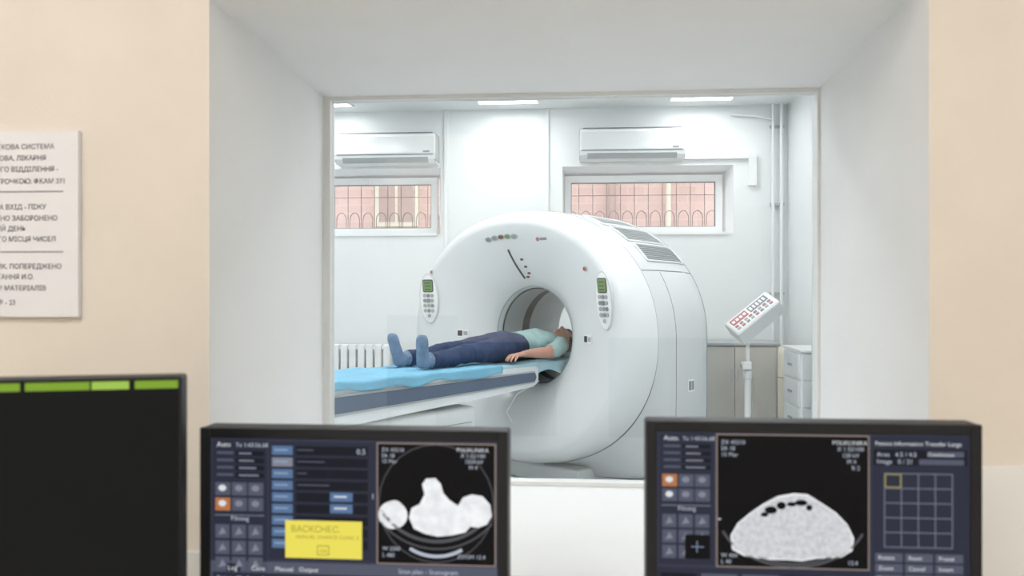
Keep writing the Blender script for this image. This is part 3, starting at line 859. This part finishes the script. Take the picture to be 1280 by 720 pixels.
S.arc(546, 600, 78, 72, 28, 152, 4, 'gr', 4); S.arc(546, 590, 90, 90, 40, 140, 2, 'gr', 4); S.arc(546, 612, 70, 78, 62, 118, 4, 'txt', 5)
for i, s in enumerate(("ZX 43210", "SA 18", "15 Mar")): S.text(s, 479, 562+i*7, 5)
for i, s in enumerate(("POLIKLINIKA", "X 1.32/100", "1024 kV", "M 4")): S.text(s, 571+i*5, 561+i*7, 5, 'wht' if i == 0 else 'txt')
for i, s in enumerate(("W 2500", "L 480")): S.text(s, 480, 682+i*8, 5)
S.text("ZOOM 12.4", 572, 690, 5, 'txt')
S.rect(359, 648, 455, 694, 'yel', 6)
S.text("ВАСКСНЕС,", 366, 662, 8, 'olive', 7); S.text("ANNUAL CHANCE CLINIC 2", 372, 670, 4.6, 'olive', 7); S.rect(399, 678, 414, 690, 'olive', 7); S.rect(400, 679, 413, 689, 'yel', 8); S.text("OK", 402, 687, 5, 'olive', 9)
S.rect(264, 700, 621, 830, 'btn', 1)
S.rect(284, 703, 302, 713, 'dark', 2); S.rect(266, 714, 619, 828, 'pan', 2)
for i, s in enumerate(("Log", "Core", "Manual", "Output")): S.text(s, 286+i*30, 711, 6, 'wht')
S.text("Scan plan - Scanogram", 500, 710, 6); S.text("Patient ID  Scan  Recon  Next", 272, 724, 6)
for i in range(4):
    for j in range(6): S.rect(272+j*57, 730+i*22, 324+j*57, 748+i*22, 'dark' if (i+j) % 3 else 'btn', 3)
S.m.build('screen', m2, fixn=False)

m3 = monitor('desktop_monitor', .2785, 1.12, 1.183, W_, H_, B_)
S = Scr(821, 539, 391, W_, H_, B_)
left_panel(S, 824, 541, 'Auto.')
S.rect(897, 541, 1089, 713, 'edge'); S.rect(898.5, 542.5, 1087.5, 711.5, 'blk', 2)
poly = [(917,690),(915,672),(924,656),(940,642),(957,630),(975,620),(995,616),(1012,617),(1030,628),(1048,640),(1062,655),(1070,672),(1068,688),(1054,697),(1024,699),(1005,703),(985,702),(960,702),(932,698)]
S.poly(poly, bone, 3)
S.poly([(993+(a-993)*.97, 664+(b_-664)*.95) for a, b_ in poly], tiss, 4)
for (a, b_, rx, ry) in ((966,638,8,5),(979,632,6,5),(992,630,6,3),(1004,628,8,4),(1014,634,4,4),(958,644,5,3)): S.poly(ell(a, b_, rx, ry, 14), 'blk', 6)
S.arc(993, 640, 96, 72, 22, 158, 3, 'gr', 3); S.arc(993, 648, 84, 60, 50, 130, 2.5, 'gr', 3)
for i, s in enumerate(("ZX 43210", "SA 18", "15 Mar")): S.text(s, 903, 554+i*8, 5.5)
for i, s in enumerate(("POLIKLINIKA", "X 1.32/100", "120 kV", "M 4", "R 2")): S.text(s, 1043+i*6, 553+i*8, 5.5, 'wht' if i == 0 else 'txt')
S.text("W 400", 903, 700, 5.5); S.text("L 40", 903, 708, 5.5); S.text("12.4", 1062, 706, 5.5); S.rect(899, 650, 903, 652, 'txt', 4)
S.rect(1092, 541, 1211, 826, 'pan')
S.text("Patient Information Transfer Large", 1096, 553, 5.6, 'wht')
S.rect(1094, 558, 1209, 578, 'dark', 2); S.text("Area   4.5 / 4.5", 1098, 567, 6); S.text("Image   0 / 21", 1098, 576, 6); S.rect(1160, 560, 1205, 567, 'btn', 3); S.text("Continuous", 1161, 566, 5, 'wht'); S.rect(1150, 570, 1205, 577, 'btn', 3)
for i in range(5): S.rect(1107+i*20.8, 588, 1108.2+i*20.8, 682, 'grid', 3)
for i in range(6): S.rect(1107, 588+i*18.7, 1191.4, 589.2+i*18.7, 'grid', 3)
for a in ((1108,589,1128,590.4),(1108,605,1128,606.4),(1108,589,1109.4,606),(1126.6,589,1128,606)): S.rect(*a, 'olive', 4)
for r_ in range(7):
    for c_ in range(3):
        S.rect(1096+c_*37, 690+r_*13.5, 1130+c_*37, 701+r_*13.5, 'btn', 2); S.text(("Rotate", "Reset", "Preset", "Zoom", "Cancel", "Invert")[(r_*3+c_) % 6], 1100+c_*37, 698+r_*13.5, 5.5, 'wht')
S.rect(821, 715, 1090, 826, 'pan', 1)
for i in range(4):
    for j in range(5): S.rect(826+j*52, 722+i*24, 872+j*52, 740+i*24, 'btn' if (i+j) % 3 else 'dark', 3)
S.rect(857, 672, 889, 703, 'blk', 5); S.rect(872, 680, 873, 695, 'lblue', 6); S.rect(865, 687, 881, 688, 'lblue', 6)
S.m.build('screen', m3, fixn=False)

# large dark monitor on the left, toed in
rz = math.radians(16.8); W1, H1 = .54, .345
rc = Vector((-.457, .965)); cx = rc.x-math.cos(rz)*W1/2; cy = rc.y-math.sin(rz)*W1/2
m1 = monitor('wide_monitor', cx, cy, 1.250, W1, H1, .0035, rz)
s1 = MB()
s1.box(-W1/2+.0035, W1/2-.0035, 0, .004, .0035, H1-.0035, U['off'])
xs = W1/2-.0035
zt = H1-.0035
for (a, b_, c) in ((-.535,-.455,'grn2'),(-.45,-.335,'grn'),(-.33,-.25,'grn2'),(-.245,-.165,'grn'),(-.160,-.094,'grn'),(-.092,-.053,'grn2'),(-.047,-.001,'grn')):
    s1.add([(xs+a,-.0003,zt-.010),(xs+b_,-.0003,zt-.010),(xs+b_,-.0003,zt-.001),(xs+a,-.0003,zt-.001)], [(0,1,2,3)], U[c])
s1.build('screen', m1, fixn=False)

# ------------------------------------------------------------------ world, camera
wd = bpy.data.worlds.new('World'); scene.world = wd; wd.use_nodes = True
wd.node_tree.nodes['Background'].inputs['Color'].default_value = (.90, .95, 1, 1)
wd.node_tree.nodes['Background'].inputs['Strength'].default_value = 2.6
cam = bpy.data.cameras.new('camera'); co = bpy.data.objects.new('camera', cam); scene.collection.objects.link(co)
co.location = (0, 0, 1.35); co.rotation_euler = (math.pi/2, 0, math.radians(4.8))
cam.sensor_width = 36; cam.lens = 1100/1280*36
cam.dof.use_dof = True; cam.dof.focus_distance = 5.8; cam.dof.aperture_fstop = 6.0
cam.clip_start = .05
scene.camera = co
